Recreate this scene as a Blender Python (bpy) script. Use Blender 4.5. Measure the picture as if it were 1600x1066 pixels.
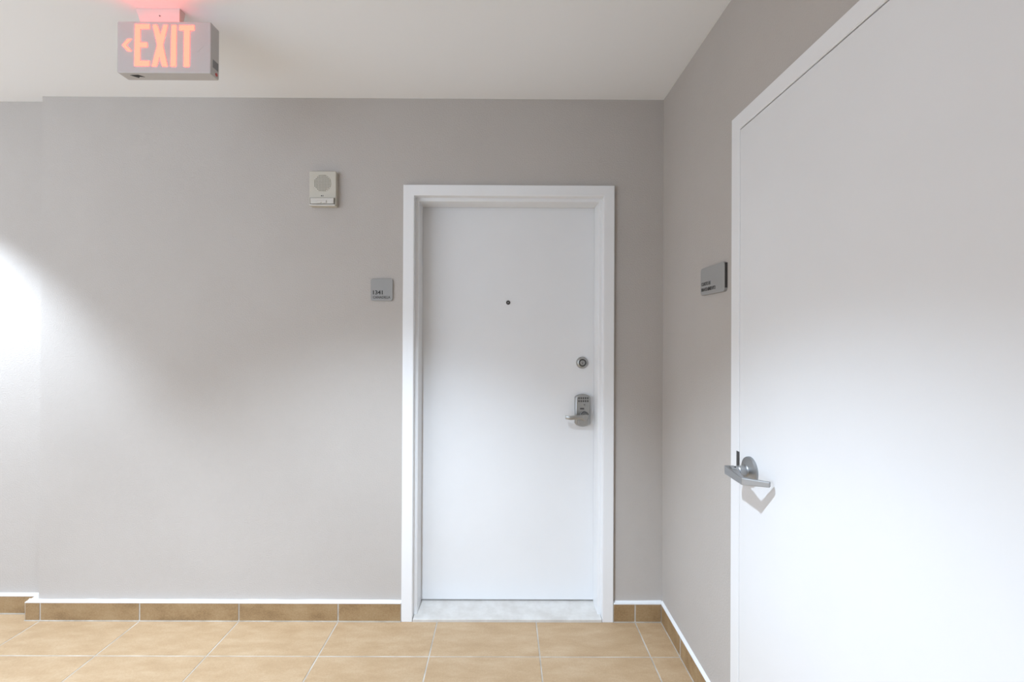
import bpy, bmesh, math, random
from mathutils import Vector, Matrix, Euler
random.seed(7)
for o in list(bpy.data.objects): bpy.data.objects.remove(o)
scene = bpy.context.scene
COL = scene.collection

# ------------------------------------------------------------------ camera
F_PX = 720.0
CAM_Z = 1.3767
cam_d = bpy.data.cameras.new('camera'); cam = bpy.data.objects.new('camera', cam_d); COL.objects.link(cam)
cam.location = (0, 0, CAM_Z)
cam.rotation_euler = (math.pi/2 + .0035, -.0044, -.0027)
cam_d.sensor_fit = 'HORIZONTAL'; cam_d.sensor_width = 36.0
cam_d.lens = 36.0*F_PX/1600
cam_d.shift_x = 9.385/1600; cam_d.shift_y = -11.70/1600
cam_d.clip_start = .01
scene.camera = cam

# ------------------------------------------------------------------ world, exposure
SKY = 1.45
world = bpy.data.worlds.new('world'); scene.world = world; world.use_nodes = True
world.node_tree.nodes['Background'].inputs[0].default_value = (.84, .975, 1.15, 1)
world.node_tree.nodes['Background'].inputs[1].default_value = SKY
vs = scene.view_settings
vs.view_transform = 'Standard'; vs.look = 'None'; vs.gamma = 1; vs.use_curve_mapping = False
vs.exposure = .89
LAMP_W = 150.0
LAMP_COL = (.80, .955, 1.13)

# ------------------------------------------------------------------ key dimensions (metres)
FACE_Y = 2.215          # face of the back door frame and of the skirting tiles
WALL_Y = 2.235          # back wall
RECESS_Y = 2.287        # set-back stretch of the back wall
CEIL = 2.524
XR = .7678              # right wall
XL = -2.2444            # outer corner where the back wall steps back
X_END, Y_END = -7.0, -1.0
CAMR = cam.rotation_euler.to_matrix()
def ray(u, v):
    x = (u - 800 + 9.385)/F_PX; y = -(v - 533 + 11.70)/F_PX
    return CAMR @ Vector((x, y, -1))
def on_y(u, v, Y):
    d = ray(u, v); return Vector((0, 0, CAM_Z)) + d*(Y/d.y)
def on_x(u, v, X):
    d = ray(u, v); return Vector((0, 0, CAM_Z)) + d*(X/d.x)

# ------------------------------------------------------------------ materials
def mat(name, col, rough=.5, metal=0.0, var=None, bump=None, spec=.5, emit=None):
    """var=(scale, colour2, lo, hi[, per object]) ; bump=(scale, strength, distance)"""
    m = bpy.data.materials.new(name); m.use_nodes = True
    nt = m.node_tree; b = nt.nodes['Principled BSDF']; L = nt.links.new
    b.inputs['Base Color'].default_value = (*col, 1)
    b.inputs['Roughness'].default_value = rough; b.inputs['Metallic'].default_value = metal
    b.inputs['Specular IOR Level'].default_value = spec
    tc = nt.nodes.new('ShaderNodeTexCoord')
    if var:
        n = nt.nodes.new('ShaderNodeTexNoise'); n.inputs['Scale'].default_value = var[0]; n.inputs['Detail'].default_value = 6
        n.inputs['Roughness'].default_value = .62
        r = nt.nodes.new('ShaderNodeValToRGB')
        r.color_ramp.elements[0].position = var[2]; r.color_ramp.elements[1].position = var[3]
        r.color_ramp.elements[0].color = (*col, 1); r.color_ramp.elements[1].color = (*var[1], 1)
        L(tc.outputs['Object'], n.inputs['Vector']); L(n.outputs['Fac'], r.inputs['Fac']); L(r.outputs['Color'], b.inputs['Base Color'])
    if bump:
        n2 = nt.nodes.new('ShaderNodeTexNoise'); n2.inputs['Scale'].default_value = bump[0]; n2.inputs['Detail'].default_value = 4
        bp = nt.nodes.new('ShaderNodeBump'); bp.inputs['Strength'].default_value = bump[1]; bp.inputs['Distance'].default_value = bump[2]
        L(tc.outputs['Object'], n2.inputs['Vector']); L(n2.outputs['Fac'], bp.inputs['Height']); L(bp.outputs['Normal'], b.inputs['Normal'])
    if emit:
        b.inputs['Emission Color'].default_value = (*emit[0], 1); b.inputs['Emission Strength'].default_value = emit[1]
    return m

def tile_mat(name, dark, mid, light):
    m = bpy.data.materials.new(name); m.use_nodes = True
    nt = m.node_tree; b = nt.nodes['Principled BSDF']; L = nt.links.new
    tc = nt.nodes.new('ShaderNodeTexCoord'); oi = nt.nodes.new('ShaderNodeObjectInfo')
    mp = nt.nodes.new('ShaderNodeVectorMath'); mp.operation = 'ADD'
    sc = nt.nodes.new('ShaderNodeVectorMath'); sc.operation = 'SCALE'; sc.inputs[0].default_value = (37, 19, 53)
    L(oi.outputs['Random'], sc.inputs['Scale']); L(tc.outputs['Object'], mp.inputs[0]); L(sc.outputs[0], mp.inputs[1])
    # stretched veins run diagonally over each tile
    mg = nt.nodes.new('ShaderNodeMapping'); mg.inputs['Rotation'].default_value = (0, 0, -.95); mg.inputs['Scale'].default_value = (.8, 2.4, 1.4)
    L(mp.outputs[0], mg.inputs['Vector'])
    n1 = nt.nodes.new('ShaderNodeTexNoise'); n1.inputs['Scale'].default_value = 8; n1.inputs['Detail'].default_value = 7; n1.inputs['Roughness'].default_value = .6
    n2 = nt.nodes.new('ShaderNodeTexNoise'); n2.inputs['Scale'].default_value = 150; n2.inputs['Detail'].default_value = 3
    L(mg.outputs[0], n1.inputs['Vector']); L(mp.outputs[0], n2.inputs['Vector'])
    mx = nt.nodes.new('ShaderNodeMath'); mx.operation = 'MULTIPLY_ADD'; mx.inputs[1].default_value = .42
    L(n2.outputs['Fac'], mx.inputs[0]); L(n1.outputs['Fac'], mx.inputs[2])
    r = nt.nodes.new('ShaderNodeValToRGB'); cr = r.color_ramp
    cr.elements[0].position = .50; cr.elements[0].color = (*dark, 1)
    cr.elements[1].position = .92; cr.elements[1].color = (*light, 1)
    e = cr.elements.new(.68); e.color = (*mid, 1)
    L(mx.outputs[0], r.inputs['Fac']); L(r.outputs['Color'], b.inputs['Base Color'])
    b.inputs['Roughness'].default_value = .55; b.inputs['Specular IOR Level'].default_value = .35
    bp = nt.nodes.new('ShaderNodeBump'); bp.inputs['Strength'].default_value = .25; bp.inputs['Distance'].default_value = .002
    L(mx.outputs[0], bp.inputs['Height']); L(bp.outputs['Normal'], b.inputs['Normal'])
    return m

M = {}
M['wall'] = mat('greige_textured_paint', (.497, .459, .426), .75, var=(3, (.507, .469, .436), .4, .6), bump=(170, .35, .004), spec=.25)
M['ceiling'] = mat('ceiling_paint', (.91, .92, .935), .8, bump=(90, .1, .002), spec=.2)
M['door'] = mat('white_door_paint', (.80, .80, .805), .42, var=(2, (.815, .815, .82), .4, .6), bump=(60, .06, .001))
M['frame'] = mat('white_frame_paint', (.84, .84, .845), .38, bump=(40, .06, .001))
M['tile'] = tile_mat('tan_floor_tile', (.415, .277, .156), (.455, .312, .181), (.51, .365, .228))
M['base_tile'] = tile_mat('brown_skirting_tile', (.255, .160, .077), (.33, .215, .108), (.40, .278, .152))
M['grout'] = mat('pale_grout', (.40, .35, .29), .85, var=(9, (.56, .52, .46), .38, .62), bump=(200, .3, .002))
M['caulk'] = mat('white_caulk', (.80, .80, .80), .5, bump=(40, .3, .002))
M['marble'] = mat('marble_threshold', (.56, .525, .485), .4, var=(14, (.66, .635, .60), .35, .65))
M['nickel'] = mat('satin_nickel', (.43, .43, .42), .38, 1.0, bump=(300, .05, .0005))
M['nickel_dark'] = mat('dark_and_shaded_nickel', (.13, .13, .127), .5, 1.0)  # dark metal parts, also the shade painted over the lever hub
M['chrome'] = mat('brushed_chrome', (.42, .43, .44), .42, 1.0, bump=(400, .05, .0005))
M['black'] = mat('black_recess', (.012, .011, .010), .6)
M['bronze'] = mat('dark_bronze', (.06, .05, .045), .4, .6)
M['glass'] = mat('peephole_glass', (.35, .35, .36), .08, spec=.8)
M['cream'] = mat('cream_plastic', (.56, .525, .45), .45)
M['cream_lens'] = mat('strobe_lens', (.63, .60, .55), .15, spec=.7)
M['grille'] = mat('grille_hole_shade', (.22, .205, .165), .6)  # shade inside the grille holes put into the colour, reused round the strobe
M['sign'] = mat('grey_sign_acrylic', (.335, .33, .32), .45, spec=.4)
M['sign_edge'] = mat('dark_sign_edge', (.05, .047, .045), .5)
M['ink'] = mat('dark_grey_lettering', (.045, .043, .042), .6)
M['ink2'] = mat('soft_grey_lettering', (.085, .083, .08), .6)
M['housing'] = mat('white_exit_housing', (.52, .495, .48), .5)
M['canopy'] = mat('exit_canopy_plastic', (.72, .66, .62), .5)
M['red_glow'] = mat('lit_red_diffuser', (.35, .04, .025), .5, emit=((1.0, .034, .0225), 8))
M['red_slot'] = mat('lit_red_slot', (.35, .04, .025), .5, emit=((1.0, .05, .03), 2.6))
M['label'] = mat('grey_label', (.22, .22, .22), .5)
M['red'] = mat('red_button', (.55, .06, .05), .4)
M['lamp'] = mat('lamp_lens', (.9, .9, .9), .4, emit=((1, 1, 1), 3))

# ------------------------------------------------------------------ mesh helpers
def link(name, bm, m, parent=None, loc=(0, 0, 0), smooth=None, bevel=None):
    bmesh.ops.recalc_face_normals(bm, faces=bm.faces)
    me = bpy.data.meshes.new(name); bm.to_mesh(me); bm.free()
    me.materials.append(M[m])
    o = bpy.data.objects.new(name, me); COL.objects.link(o); o.location = loc
    if parent: o.parent = parent
    if smooth:
        for p in me.polygons: p.use_smooth = True
        me.set_sharp_from_angle(angle=math.radians(smooth))
    if bevel:
        b = o.modifiers.new('bevel', 'BEVEL'); b.width = bevel; b.segments = 2; b.limit_method = 'ANGLE'; b.angle_limit = math.radians(40)
    return o
def box(bm, x0, x1, y0, y1, z0, z1):
    v = [bm.verts.new(p) for p in ((x0,y0,z0),(x1,y0,z0),(x1,y1,z0),(x0,y1,z0),(x0,y0,z1),(x1,y0,z1),(x1,y1,z1),(x0,y1,z1))]
    for f in ((0,3,2,1),(4,5,6,7),(0,1,5,4),(1,2,6,5),(2,3,7,6),(3,0,4,7)): bm.faces.new([v[i] for i in f])
def BOX(*a):
    bm = bmesh.new(); box(bm, *a); return bm
def prism(pts, y0, y1, bm=None):
    """polygon in x,z pushed from y0 to y1"""
    bm = bm or bmesh.new()
    a = [bm.verts.new((x, y0, z)) for x, z in pts]; b = [bm.verts.new((x, y1, z)) for x, z in pts]
    bm.faces.new(a); bm.faces.new(b[::-1]); n = len(pts)
    for i in range(n): bm.faces.new((a[i], a[(i+1) % n], b[(i+1) % n], b[i]))
    return bm
def loft(rings, closed_ends=True, bm=None):
    bm = bm or bmesh.new()
    vs_ = [[bm.verts.new(p) for p in r] for r in rings]; n = len(rings[0])
    for a, b in zip(vs_, vs_[1:]):
        for i in range(n): bm.faces.new((a[i], a[(i+1) % n], b[(i+1) % n], b[i]))
    if closed_ends: bm.faces.new(vs_[0]); bm.faces.new(vs_[-1][::-1])
    return bm
def lathe_y(prof, n=32, cx=0, cz=0, bm=None):
    """profile of (radius, y) turned round an axis along y"""
    return loft([[(cx + r*math.cos(2*math.pi*i/n), y, cz + r*math.sin(2*math.pi*i/n)) for i in range(n)] for r, y in prof], bm=bm)
def lathe_z(prof, n=40):
    return loft([[(r*math.cos(2*math.pi*i/n), r*math.sin(2*math.pi*i/n), z) for i in range(n)] for r, z in prof])
def round_rect(w, h, r, n=5):
    pts = []
    for cx, cz, a0 in ((w/2-r, h/2-r, 0), (-w/2+r, h/2-r, 90), (-w/2+r, -h/2+r, 180), (w/2-r, -h/2+r, 270)):
        for k in range(n+1):
            a = math.radians(a0 + 90*k/n); pts.append((cx + r*math.cos(a), cz + r*math.sin(a)))
    return pts
def sweep_u(prof, w, h):
    """closed profile (inset d, depth y) run up one jamb, across the head and down the other, mitred"""
    return loft([[(d, y, 0) for d, y in prof], [(d, y, h-d) for d, y in prof], [(w-d, y, h-d) for d, y in prof], [(w-d, y, 0) for d, y in prof]])
def tag(o, label, cat, group=None, kind=None):
    o['label'] = label; o['category'] = cat
    if group: o['group'] = group
    if kind: o['kind'] = kind
    return o
def empty(name, loc, rz=0):
    o = bpy.data.objects.new(name, None); COL.objects.link(o); o.location = loc; o.rotation_euler = (0, 0, rz); o.empty_display_size = .1
    return o
def text(name, s, size, m, parent, loc, width=None, height=None, bold=.0005):
    """lettering standing in the x,z plane and facing -y, scaled to a width and height, left-bottom at loc"""
    c = bpy.data.curves.new(name, 'FONT'); c.body = s; c.size = size; c.extrude = .0004; c.offset = bold; c.resolution_u = 3
    t = bpy.data.objects.new(name + '_curve', c); COL.objects.link(t); bpy.context.view_layer.update()
    me = bpy.data.meshes.new_from_object(t.evaluated_get(bpy.context.evaluated_depsgraph_get()))
    bpy.data.objects.remove(t)
    xs = [v.co.x for v in me.vertices]; ys = [v.co.y for v in me.vertices]
    sx = width/(max(xs)-min(xs)) if width else 1; sy = height/(max(ys)-min(ys)) if height else sx
    x0, y0 = min(xs), min(ys)
    for v in me.vertices: v.co = Vector(((v.co.x-x0)*sx, -v.co.z, (v.co.y-y0)*sy))
    me.materials.clear(); me.materials.append(M[m]); me.name = name
    o = bpy.data.objects.new(name, me); COL.objects.link(o); o.parent = parent; o.location = loc
    return o

# ------------------------------------------------------------------ structure: walls and ceiling
FL, FW, FH = -.4908, 1.0178, 2.0995       # back door frame: left edge, outer width, outer height
DX, DY0, DW = .7566, 1.5394, 1.024        # right door frame: face plane, far edge, outer width
TW = .25
a, b_ = FL + .004, FL + FW - .004; t = FH - .004
bm = prism([(XL, -.05), (a, -.05), (a, t), (b_, t), (b_, -.05), (XR + .2, -.05), (XR + .2, CEIL + .02), (XL, CEIL + .02)], WALL_Y, WALL_Y + TW)
prism([(X_END - .2, -.05), (XL + .05, -.05), (XL + .05, CEIL + .02), (X_END - .2, CEIL + .02)], RECESS_Y, RECESS_Y + TW - .06, bm)
tag(link('wall_back', bm, 'wall'), 'greige painted wall with the numbered apartment door', 'wall', kind='structure')
# right wall, with the opening for the wide door
bm = bmesh.new()
y_far, y_near = DY0 - .004, DY0 - DW + .004
pts = [(WALL_Y + .1, -.05), (y_far, -.05), (y_far, t), (y_near, t), (y_near, -.05), (Y_END - .2, -.05), (Y_END - .2, CEIL + .02), (WALL_Y + .1, CEIL + .02)]
bm = prism(pts, XR, XR + TW)
for v in bm.verts: v.co = Vector((v.co.y, v.co.x, v.co.z))
tag(link('wall_right', bm, 'wall'), 'greige painted side wall around the maintenance room door', 'wall', kind='structure')
OPEN_X = -1.3           # added opening left of this, low kerb, lets daylight brighten ceiling and left side
bm = BOX(OPEN_X, XR + .2, Y_END - .2, Y_END, -.05, CEIL + .02); box(bm, X_END - .2, OPEN_X, Y_END - .2, Y_END, -.05, .12)
tag(link('wall_front', bm, 'wall'), 'greige corridor wall, unseen, with an opening added for daylight, opposite the numbered door', 'wall', kind='structure')
tag(link('wall_left', BOX(X_END - .2, X_END, Y_END, RECESS_Y + .1, -.05, CEIL + .02), 'wall'), 'greige wall closing the far corridor end', 'wall', kind='structure')
tag(link('ceiling', BOX(X_END - .2, XR + .2, Y_END - .2, RECESS_Y + .2, CEIL, CEIL + .15), 'ceiling'), 'plain white painted corridor ceiling', 'ceiling', kind='structure')

# ------------------------------------------------------------------ floor of single tiles on a grout bed
floor = tag(link('floor', BOX(X_END - .2, XR + .2, Y_END - .2, RECESS_Y + .3, -.06, -.0016), 'grout'), 'tan ceramic tile floor with pale grout joints', 'floor', kind='structure')
PITCH, GR = .475, .0052
X_J = .6318                               # the joint that meets the skirting right of the door
d = ray(664, 1026); ROW_Y = (d*(-CAM_Z/d.z)).y
def chamfer_box(x0, x1, y0, y1, z0, z1, c=.0015):
    return loft([[(x0,y0,z0),(x1,y0,z0),(x1,y1,z0),(x0,y1,z0)], [(x0,y0,z1-c),(x1,y0,z1-c),(x1,y1,z1-c),(x0,y1,z1-c)],
                 [(x0+c,y0+c,z1),(x1-c,y0+c,z1),(x1-c,y1-c,z1),(x0+c,y1-c,z1)]])
tile_cache = {}
def put_tile(x0, x1, y0, y1):
    key = (round(x1-x0, 4), round(y1-y0, 4))
    if key not in tile_cache:
        w, h = x1-x0, y1-y0
        o = link('tile', chamfer_box(-w/2, w/2, -h/2, h/2, -.009, 0), 'tile', floor); tile_cache[key] = o
    else:
        o = tile_cache[key].copy(); COL.objects.link(o)
    o.location = ((x0+x1)/2, (y0+y1)/2, random.uniform(-.0004, .0003))
rows = [(ROW_Y, FACE_Y + .004)]
y = ROW_Y
while y > Y_END: rows.append((max(y - PITCH, Y_END), y)); y -= PITCH
xs = [XR - .004, X_J]
while xs[-1] - PITCH > X_END: xs.append(xs[-1] - PITCH)
xs.append(X_END)
for ri, (ya, yb) in enumerate(rows):
    for x1, x0 in zip(xs, xs[1:]):
        yy = RECESS_Y - .018 if (ri == 0 and x1 < XL + .08) else yb
        if x1 - x0 < .03 or yy - ya < .03: continue
        put_tile(x0 + GR/2, x1 - GR/2, ya + GR/2, yy - (GR/2 if ri else .003))

# ------------------------------------------------------------------ skirtings of cut tiles
BH = .083
def base_tile(parent, x0, x1, y0, y1, face):
    """face: '-y' or '-x' or '+x' is the side that shows, its edges are chamfered"""
    w, h, c = (x1-x0), (y1-y0), .0012
    o = link('tile', BOX(-w/2, w/2, -h/2, h/2, 0, BH), 'base_tile', parent, ((x0+x1)/2, (y0+y1)/2, .0022), bevel=c)
    return o
bb = tag(link('baseboard_back', BOX(XL - .047, FL - .001, FACE_Y + .0018, WALL_Y, 0, BH + .001), 'grout'), 'brown tile skirting along the wall with the numbered door', 'skirting', kind='structure')
bmb = BOX(FL + FW + .001, XR - .0105, FACE_Y + .0018, WALL_Y, 0, BH + .001)
link('grout_bed', bmb, 'grout', bb)
edges = sorted([x for x in xs if XL - .03 < x < FL] + [FL - .004])
edges[0] = max(edges[0], XL + .006)
for x0, x1 in zip(edges, edges[1:]): base_tile(bb, x0 + .0035, x1 - .0035 if x1 < FL - .01 else x1, FACE_Y, FACE_Y + .01, '-y')
base_tile(bb, XL - .044, edges[0] - .0035, FACE_Y, FACE_Y + .01, '-y')       # short end piece on the outer corner
base_tile(bb, FL + FW + .003, X_J - .0035, FACE_Y, FACE_Y + .01, '-y')
base_tile(bb, X_J + .0035, XR - .0125, FACE_Y, FACE_Y + .01, '-y')
def caulk(parent, x0, x1, yf, yw):
    pts = [(yf - .0005, BH), (yf - .0005, BH + .0035), (yw - .004, BH + .0050), (yw + .001, BH + .0095), (yw + .001, BH)]
    n = max(2, int((x1-x0)/.05)); rings = []
    for i in range(n+1):
        x = x0 + (x1-x0)*i/n; j = random.uniform(-.0012, .0012)
        rings.append([(x, p, q + (j if q > BH else 0)) for p, q in pts])
    return link('caulk_bead', loft(rings), 'caulk', parent, (0, 0, .0022), smooth=50)
caulk(bb, XL - .046, FL - .002, FACE_Y, WALL_Y)
caulk(bb, FL + FW + .002, XR - .004, FACE_Y, WALL_Y)
# set-back stretch and the return on the outer corner
bl = tag(link('baseboard_left', BOX(X_END, XL - .002, RECESS_Y - .016, RECESS_Y, 0, BH + .001), 'grout'), 'brown tile skirting on the set-back stretch of wall', 'skirting', kind='structure')
link('grout_bed', BOX(XL - .045, XL + .004, FACE_Y + .012, RECESS_Y - .012, 0, BH + .001), 'grout', bl)
base_tile(bl, XL - .047, XL - .0375, FACE_Y + .014, RECESS_Y - .018, '-x')
x1 = XL - .049
for x0 in [x for x in xs if x < XL - .1]:
    base_tile(bl, x0 + .0035, x1, RECESS_Y - .018, RECESS_Y - .008, '-y'); x1 = x0 - .0035
caulk(bl, X_END, XL - .044, RECESS_Y - .018, RECESS_Y)
link('caulk_bead', loft([[(XL-.0475, FACE_Y + .005, BH), (XL-.0475, FACE_Y + .005, BH+.0035), (XL + .001, FACE_Y + .005, BH+.006), (XL + .001, FACE_Y + .005, BH)],
                         [(XL-.0475, RECESS_Y, BH), (XL-.0475, RECESS_Y, BH+.0035), (XL + .001, RECESS_Y, BH+.006), (XL + .001, RECESS_Y, BH)]]), 'caulk', bl, (0, 0, .0022))
# right wall
br = tag(link('baseboard_right', BOX(XR - .0096, XR, DY0 + .001, WALL_Y, 0, BH + .001), 'grout'), 'brown tile skirting along the side wall by the maintenance door', 'skirting', kind='structure')
base_tile(br, XR - .0105, XR - .001, ROW_Y + .005, FACE_Y - .003, '-x')
base_tile(br, XR - .0105, XR - .001, DY0 + .002, ROW_Y - .005, '-x')
pts = [(XR - .011, BH), (XR - .011, BH + .003), (XR - .003, BH + .007), (XR + .001, BH + .013), (XR + .001, BH)]
link('caulk_bead', loft([[(p, yy, q) for p, q in pts] for yy in (DY0 + .001, FACE_Y + .016)]), 'caulk', br, (0, 0, .0022), smooth=50)
br2 = tag(link('baseboard_front', BOX(X_END, XR, Y_END, Y_END + .014, 0, BH), 'base_tile'), 'brown tile skirting on the corridor wall opposite the numbered door', 'skirting', kind='structure')

# grout run into the joint between skirtings and floor
link('grout_line', BOX(XL - .046, FL - .001, FACE_Y - .0035, FACE_Y + .004, -.001, .0035), 'grout', bb)
link('grout_line', BOX(FL + FW + .001, XR - .011, FACE_Y - .0035, FACE_Y + .004, -.001, .0035), 'grout', bb)
link('grout_line', BOX(X_END, XL - .046, RECESS_Y - .0215, RECESS_Y - .014, -.001, .0035), 'grout', bl)
link('grout_line', BOX(XR - .0135, XR - .008, DY0 + .001, FACE_Y - .003, -.001, .0035), 'grout', br)

# ------------------------------------------------------------------ door_1: numbered apartment door
d1 = tag(empty('door_1', (FL, FACE_Y, 0)), 'white flush apartment door with keypad lever lock, peephole and deadbolt', 'door', kind='structure')
c = .0022; fw = .0525; st = .0685; R1, R2 = .040, .148
prof = [(0, .1), (0, c), (c, 0), (fw-c, 0), (fw, c), (fw, R1), (st-c, R1), (st, R1+c), (st, R2), (fw, R2), (fw, .2), (.004, .2), (.004, .1)]
link('door_frame', sweep_u(prof, FW, FH), 'frame', d1)
link('door_leaf', BOX(fw + .003, FW - fw - .003, R2 + .002, R2 + .047, .0225, FH - fw - .003), 'door', d1, bevel=.0012)
link('threshold', BOX(fw + .002, FW - fw - .002, -.002, .24, -.006, .0135), 'marble', d1, bevel=.003)
leafY = R2 + .002
def loc1(u, v, y):       # pixel -> door_1 coordinates on a plane y metres behind the frame face
    p = on_y(u, v, FACE_Y + y); return p.x - FL, p.z
# peephole
px_, pz_ = loc1(794, 473, leafY)
ph = link('peephole', lathe_y([(.0105, leafY + .002), (.0105, leafY - .003), (.009, leafY - .0045), (.0055, leafY - .0045), (.005, leafY - .002)], 24, px_, pz_), 'bronze', d1, smooth=40)
link('lens', lathe_y([(.0052, leafY - .0012), (.004, leafY - .003), (.0015, leafY - .0038)], 20, px_, pz_), 'glass', ph, smooth=60)
# deadbolt
dx_, dz_ = loc1(910, 567, leafY - .01)
db = link('deadbolt', lathe_y([(.0305, leafY + .001), (.0305, leafY - .004), (.0285, leafY - .0065), (.0225, leafY - .014), (.0195, leafY - .015), (.0185, leafY - .0125)], 40, dx_, dz_), 'nickel', d1, smooth=35)
link('collar', lathe_y([(.0190, leafY - .01), (.0190, leafY - .0152), (.0176, leafY - .0152), (.0172, leafY - .0132), (.012, leafY - .0132)], 36, dx_, dz_), 'nickel_dark', db, smooth=35)
cy = link('cylinder', lathe_y([(.0125, leafY - .009), (.0125, leafY - .0148), (.0112, leafY - .0158), (.002, leafY - .0162)], 32, dx_, dz_), 'nickel', db, smooth=35)
link('keyhole', BOX(dx_ - .0011, dx_ + .0011, leafY - .0168, leafY - .015, dz_ - .007, dz_ + .003), 'black', db)
# keypad lever lock
kx, kz = loc1(910.2, 641.3, leafY - .012)
kw, kh = .0785, .166
def arched(w, h, arch, r):
    pts = []
    for sgn in (1, -1):
        n = 14
        for k in range(n+1):
            s = 1 - 2*k/n; x = sgn*s*(w/2)
            e = max(0, abs(s) - .82)/.18
            pts.append((x, sgn*(h/2 - arch*s*s - r*e*e)))
    return pts
def arched_at(w, h, arch, r, y): return [(kx + p, y, kz + q) for p, q in arched(w, h, arch, r)]
kp = link('keypad_lock', loft([arched_at(kw, kh, .013, .004, leafY + .001), arched_at(kw, kh, .013, .004, leafY - .016), arched_at(kw - .005, kh - .005, .013, .004, leafY - .021),
                               arched_at(kw - .013, kh - .012, .012, .003, leafY - .0235)]), 'nickel', d1, smooth=28)
fy = leafY - .0235
for r_ in range(2):
    for q in range(5):
        u = 904.6 + q*3.42; v = 622.3 + r_*4.6
        bx_, bz_ = loc1(u, v, fy)
        bt = link('button', prism([(bx_ + p, bz_ + s) for p, s in round_rect(.0072, .0098, .0026, 3)], fy + .002, fy - .0022), 'nickel_dark', kp)
lx, lz = loc1(912, 632.4, fy)
cap = link('key_cover', lathe_y([(.0105, fy + .002), (.0105, fy - .002), (.0085, fy - .0038), (.003, fy - .0042)], 24, lx, lz), 'nickel', kp, smooth=35)
link('keyhole', BOX(lx + .0005, lx + .0055, fy - .0052, fy - .003, lz - .0024, lz + .0018), 'black', kp)
nx, nz = loc1(909.5, 638.8, fy)
link('name_plate', prism([(nx + p, nz + q) for p, q in round_rect(.021, .008, .002, 3)], fy + .001, fy - .0006), 'nickel_dark', kp)
hx, hz = loc1(913, 650.5, fy)
link('hub', lathe_y([(.0245, fy + .002), (.0245, fy - .006), (.0225, fy - .009), (.0165, fy - .0105), (.0145, fy - .034), (.0125, fy - .036)], 36, hx, hz), 'nickel', kp, smooth=35)
link('hub_shadow_arc', loft([[(hx + r*math.cos(math.radians(a_)), yy, hz + r*math.sin(math.radians(a_))) for r, yy in ((.0195, fy - .0085), (.0195, fy - .0125), (.0235, fy - .0125), (.0235, fy - .0075))] for a_ in range(25, 160, 9)]), 'nickel_dark', kp)  # dark arc standing in for the shadow under the hub housing
ox, oz = loc1(911, 660.5, fy)
link('thumb_panel', prism([(ox + p, oz + q) for p, q in round_rect(.05, .030, .012, 5)], fy + .002, fy - .0035), 'nickel', kp, bevel=.0015)
# lever: stations from the hub to the tip (x, depth of front, thickness, z centre, height)
tipx, tipz = loc1(884.0, 652.6, fy - .026)
st_ = [(.016, -.030, .012, 0, .0205), (.0, -.0335, .015, 0, .0250), (-.018, -.0345, .013, .0005, .0240), (-.045, -.034, .011, -.0012, .0215), (-.075, -.032, .010, -.0045, .0195),
       (tipx - hx + .008, -.028, .010, tipz - hz, .0185), (tipx - hx, -.022, .010, tipz - hz, .0185)]
rings = []
for sx, yf, th, zc_, hh in st_:
    rings.append([(hx + sx, fy + yf + th*.15, hz + zc_ - hh/2), (hx + sx, fy + yf, hz + zc_ - hh*.3), (hx + sx, fy + yf, hz + zc_ + hh*.3), (hx + sx, fy + yf + th*.15, hz + zc_ + hh/2),
                  (hx + sx, fy + yf + th, hz + zc_ + hh/2), (hx + sx, fy + yf + th, hz + zc_ - hh/2)])
link('lever', loft(rings), 'nickel', kp, smooth=40, bevel=.0012)

# ------------------------------------------------------------------ door_2: maintenance room door on the right wall
d2 = tag(empty('door_2', (DX, DY0, 0), -math.pi/2), 'wide white flush door with chrome lever beside the maintenance sign', 'door', kind='structure')
prof = [(0, .1), (0, c), (c, 0), (fw-c, 0), (fw, c), (fw, .049), (st, .049), (st, .15), (fw, .15), (fw, .2), (.004, .2), (.004, .1)]
link('door_frame', sweep_u(prof, DW, FH), 'frame', d2)
x_latch = fw + .0028
link('door_leaf', BOX(x_latch, DW - fw - .0028, .0012, .046, .012, FH - fw - .0042), 'door', d2, bevel=.0012)
hxc, hzc = .1245, .9635
ro = link('lever_handle', lathe_y([(.0425, .002), (.0425, -.004), (.041, -.0075), (.030, -.0125), (.019, -.0155), (.0175, -.018)], 48, hxc, hzc), 'chrome', d2, smooth=30)
link('shank', lathe_y([(.0165, -.013), (.0165, -.038), (.0150, -.040), (.0150, -.062)], 32, hxc, hzc - .001), 'chrome', ro, smooth=30)
link('set_screw', loft([[(hxc + .006 + .0024*math.cos(k*math.pi/6), -.050 + .0024*math.sin(k*math.pi/6), zz) for k in range(12)] for zz in (hzc + .006, hzc + .0142)]), 'black', ro)
# lever arm in plan: along the door, then bent back towards it
out_ = [(.099, -.0665), (.104, -.070), (.207, -.070), (.2585, -.0185)]
in_ = [(.099, -.045), (.104, -.041), (.2015, -.0585), (.2500, -.0100)]
zt = [.9725, .9740, .9665, .9695]; zb = [.9490, .9475, .9460, .9550]
rings = [[(o_[0], o_[1], b2), (o_[0], o_[1], t2), (i_[0], i_[1], t2), (i_[0], i_[1], b2)] for o_, i_, t2, b2 in zip(out_, in_, zt, zb)]
link('lever', loft(rings), 'chrome', ro, bevel=.0013)
link('strike_plate', BOX(.0405, .0555, -.0012, .0006, .915, 1.004), 'nickel_dark', d2, bevel=.0004)
link('latch_bolt', BOX(.0500, .0570, .006, .020, .945, .985), 'nickel_dark', d2)

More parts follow.
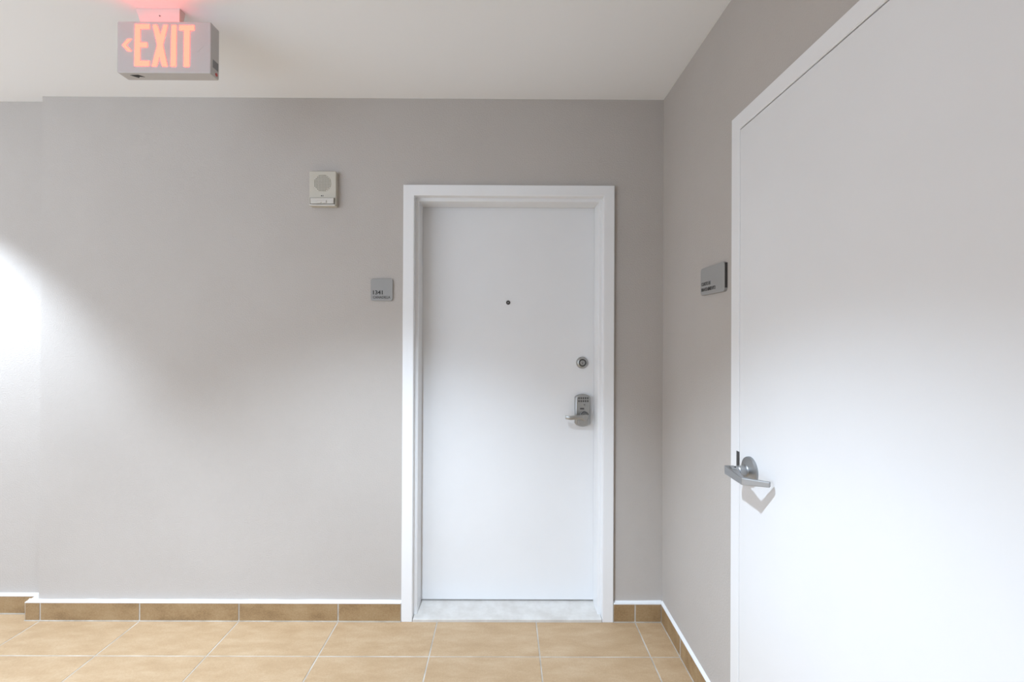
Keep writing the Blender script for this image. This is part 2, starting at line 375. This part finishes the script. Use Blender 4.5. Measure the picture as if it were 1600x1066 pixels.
# ------------------------------------------------------------------ exit sign hanging from the ceiling
EY = 1.600
pL = on_y(183.2, 33.5, EY); pR = on_y(329, 114, EY)
ew, eh, ed = pR.x - pL.x, None, .048
ztop = on_y(256, 33.5, EY).z; zbot = on_y(256, 114, EY).z; eh = ztop - zbot
ex = tag(empty('exit_sign', (pL.x, EY, zbot)), 'lit red EXIT sign with left-pointing chevron hung from the ceiling', 'exit sign')
link('housing', prism([(p + ew/2, q + eh/2) for p, q in round_rect(ew, eh, .005, 3)], 0, ed), 'housing', ex, bevel=.003)
K = ew/1060.0                                # one step of the lettering grid in metres
def g(pts): return [((x-240)*K, eh - (y-240)*(eh/590)) for x, y in pts]
letters = [
 [(445,275),(607,275),(607,326),(502,326),(502,485),(582,485),(582,537),(502,537),(502,695),(607,695),(607,752),(440,752)],
 [(645,281),(692,281),(732,398),(768,281),(812,281),(758,512),(812,755),(757,755),(722,640),(692,755),(638,755),(697,512)],
 [(858,283),(910,283),(908,755),(850,755)],
 [(946,285),(1113,285),(1113,342),(1062,342),(1060,757),(998,757),(1000,342),(946,342)]]
for pts in letters: link('letter', prism(g(pts), .001, -.0012), 'red_glow', ex)
link('chevron', prism(g([(300,515),(362,445),(406,445),(342,515),(406,582),(362,582)]), .001, -.0012), 'red_glow', ex)
link('blank_chevron', prism(g([(1222,515),(1162,445),(1122,445),(1182,515),(1122,582),(1162,582)]), .001, -.0004), 'housing', ex)
cx0, cx1 = on_y(213, 16, EY + .026).x - pL.x, on_y(281.5, 16, EY + .026).x - pL.x
gap = CEIL - zbot
zc0 = eh - .002
link('canopy', loft([[(cx0 + .022, .030, zc0), (cx1 - .004, .030, zc0), (cx1 - .004, ed - .004, zc0), (cx0 + .022, ed - .004, zc0)],
                     [(cx0 + .014, .028, zc0 + .014), (cx1 - .004, .028, zc0 + .014), (cx1 - .004, ed - .002, zc0 + .014), (cx0 + .014, ed - .002, zc0 + .014)],
                     [(cx0, .024, gap - .006), (cx1, .024, gap - .006), (cx1, ed + .004, gap - .006), (cx0, ed + .004, gap - .006)],
                     [(cx0, .024, gap), (cx1, .024, gap), (cx1, ed + .004, gap), (cx0, ed + .004, gap)]]), 'canopy', ex, bevel=.001)
link('light_slot', BOX(.035, ew - .085, .004, .020, eh - .0008, eh + .0007), 'red_slot', ex)
link('canopy_screw', lathe_y([(.0022, .032), (.0022, .0235)], 10, (cx0+cx1)/2 + .006, gap - .026), 'label', ex)
link('label', BOX(ew - .0005, ew + .0006, .012, .042, .028, .056), 'label', ex)
link('test_button', loft([[(ew + dx2, .031 + .0055*math.cos(k*math.pi/6), .012 + .0055*math.sin(k*math.pi/6)) for k in range(12)] for dx2 in (-.001, .002)]), 'red', ex)
link('lamp_slot', loft([[(.034, .014, zz), (.064, .012, zz), (.078, .026, zz), (.060, .024, zz), (.052, .032, zz)] for zz in (.0006, -.0007)]), 'black', ex)

# ------------------------------------------------------------------ fire alarm speaker on the wall
SPY = WALL_Y - .029
q0 = on_y(483.4, 267.3, SPY); q1 = on_y(524.8, 322.4, SPY)
sw, sh = q1.x - q0.x, q0.z - q1.z
sp = tag(empty('wall_speaker', (q0.x, SPY, q1.z)), 'cream alarm speaker with round grille on the greige wall', 'speaker')
link('body', prism([(p + sw/2, q + sh/2) for p, q in round_rect(sw, sh, .005, 3)], 0, .0295), 'cream', sp, bevel=.003)
gx, gz, gr = .0625, sh - .0585, .0425
link('grille', lathe_y([(gr, .001), (gr, -.0006), (gr - .002, -.0012), (.002, -.0012)], 40, gx, gz), 'cream', sp)
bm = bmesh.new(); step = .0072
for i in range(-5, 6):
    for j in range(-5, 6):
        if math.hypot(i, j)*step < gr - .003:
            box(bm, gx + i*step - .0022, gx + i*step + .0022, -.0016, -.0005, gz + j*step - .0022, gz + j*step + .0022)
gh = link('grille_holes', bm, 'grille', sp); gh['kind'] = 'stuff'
link('indicator', lathe_y([(.0028, .001), (.0028, -.0012)], 12, .059, sh - .1185), 'ink', sp)
link('fire_mark', BOX(.0655, .0675, -.0008, .001, sh - .1225, sh - .1145), 'ink2', sp)
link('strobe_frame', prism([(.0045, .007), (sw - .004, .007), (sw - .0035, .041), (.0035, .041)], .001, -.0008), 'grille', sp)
sl = link('strobe_lens', prism([(.0085, .010), (sw - .0085, .010), (sw - .0075, .0385), (.007, .0385)], .001, -.008), 'cream_lens', sp, bevel=.003)
link('reflector', prism([(sw/2 - .022, .013), (sw/2 - .006, .011), (sw/2, .016), (sw/2 + .006, .011), (sw/2 + .022, .013), (sw/2 + .022, .026), (sw/2 - .022, .026)], -.004, -.012), 'cream_lens', sl, bevel=.002)
link('slot', BOX(sw/2 - .014, sw/2 - .002, -.0014, .001, .0375, .0395), 'ink2', sp)
link('sill', BOX(.003, sw - .001, -.009, .001, .0005, .0065), 'cream_lens', sp, bevel=.001)

# ------------------------------------------------------------------ room number sign
SGY = WALL_Y - .008
c0 = on_y(596.3, 452.8, SGY)
s1 = tag(empty('room_sign', (c0.x, SGY, c0.z)), 'small square grey plaque reading 1341 beside the apartment door', 'sign')
link('plaque', prism(round_rect(.107, .107, .012, 5), 0, .0085), 'sign', s1, bevel=.0012)
text('number', '1341', .02, 'ink', s1, (-.0415, -.0006, -.0235), .0465, .0200, .0004)
text('apartment_name', 'CANADILLA', .02, 'ink2', s1, (-.0415, -.0006, -.0430), .0835, .0125, .0003)

# ------------------------------------------------------------------ maintenance room sign on the right wall
SGX = XR - .0105
m0 = on_x(1094.6, 441, SGX); m1 = on_x(1132.0, 431, SGX)
mw = m0.y - m1.y
mz = (on_x(1113, 415.5, SGX).z + on_x(1113, 458, SGX).z)/2
s2 = tag(empty('room_sign', (SGX, (m0.y + m1.y)/2, mz), -math.pi/2), 'wide grey plaque reading CUARTO DE MANTENIMIENTO by the chrome-lever door', 'sign')
mh = .103
link('plaque', prism(round_rect(mw, mh, .012, 5), 0, .0105), 'sign', s2, bevel=.001)
link('edge_strip', BOX(mw/2 - .0004, mw/2 + .0004, .0012, .0105, -mh/2 + .012, mh/2 - .004), 'sign_edge', s2)
text('wording', 'CUARTO DE', .02, 'ink2', s2, (-mw/2 + .010, -.0006, -.0165), mw*.40, .0135, .0002)
text('wording', 'MANTENIMIENTO', .02, 'ink2', s2, (-mw/2 + .010, -.0006, -.0375), mw*.60, .0135, .0002)

# ------------------------------------------------------------------ ceiling downlights (out of the picture, the far one assumed) with their lamps
def downlight(x, y, watts, label, deg=100, blend=.5):
    r = tag(empty('downlight', (x, y, CEIL)), label, 'downlight')
    link('trim_ring', lathe_z([(.085, 0), (.085, -.004), (.080, -.008), (.064, -.010), (.062, -.004)]), 'frame', r, smooth=40)
    link('lens', lathe_z([(.0615, -.001), (.0615, -.005), (.03, -.006)]), 'lamp', r, smooth=60)
    ld = bpy.data.lights.new('downlight_lamp', 'SPOT'); ld.energy = watts; ld.color = LAMP_COL
    ld.spot_size = math.radians(deg); ld.spot_blend = blend; ld.shadow_soft_size = .035
    lo = bpy.data.objects.new('downlight_lamp', ld); COL.objects.link(lo); lo.parent = r; lo.location = (0, 0, -.05)
downlight(-.50, .94, LAMP_W*.87, 'round white ceiling downlight between the two doors', 105, .7)
downlight(-2.9, 1.72, LAMP_W*.84, 'round white ceiling downlight close to the set-back wall', 98, .46)
downlight(-5.4, .82, LAMP_W, 'unseen ceiling downlight added for bounce at the far corridor end')  # assumed lamp out of view, adds bounce light along the corridor
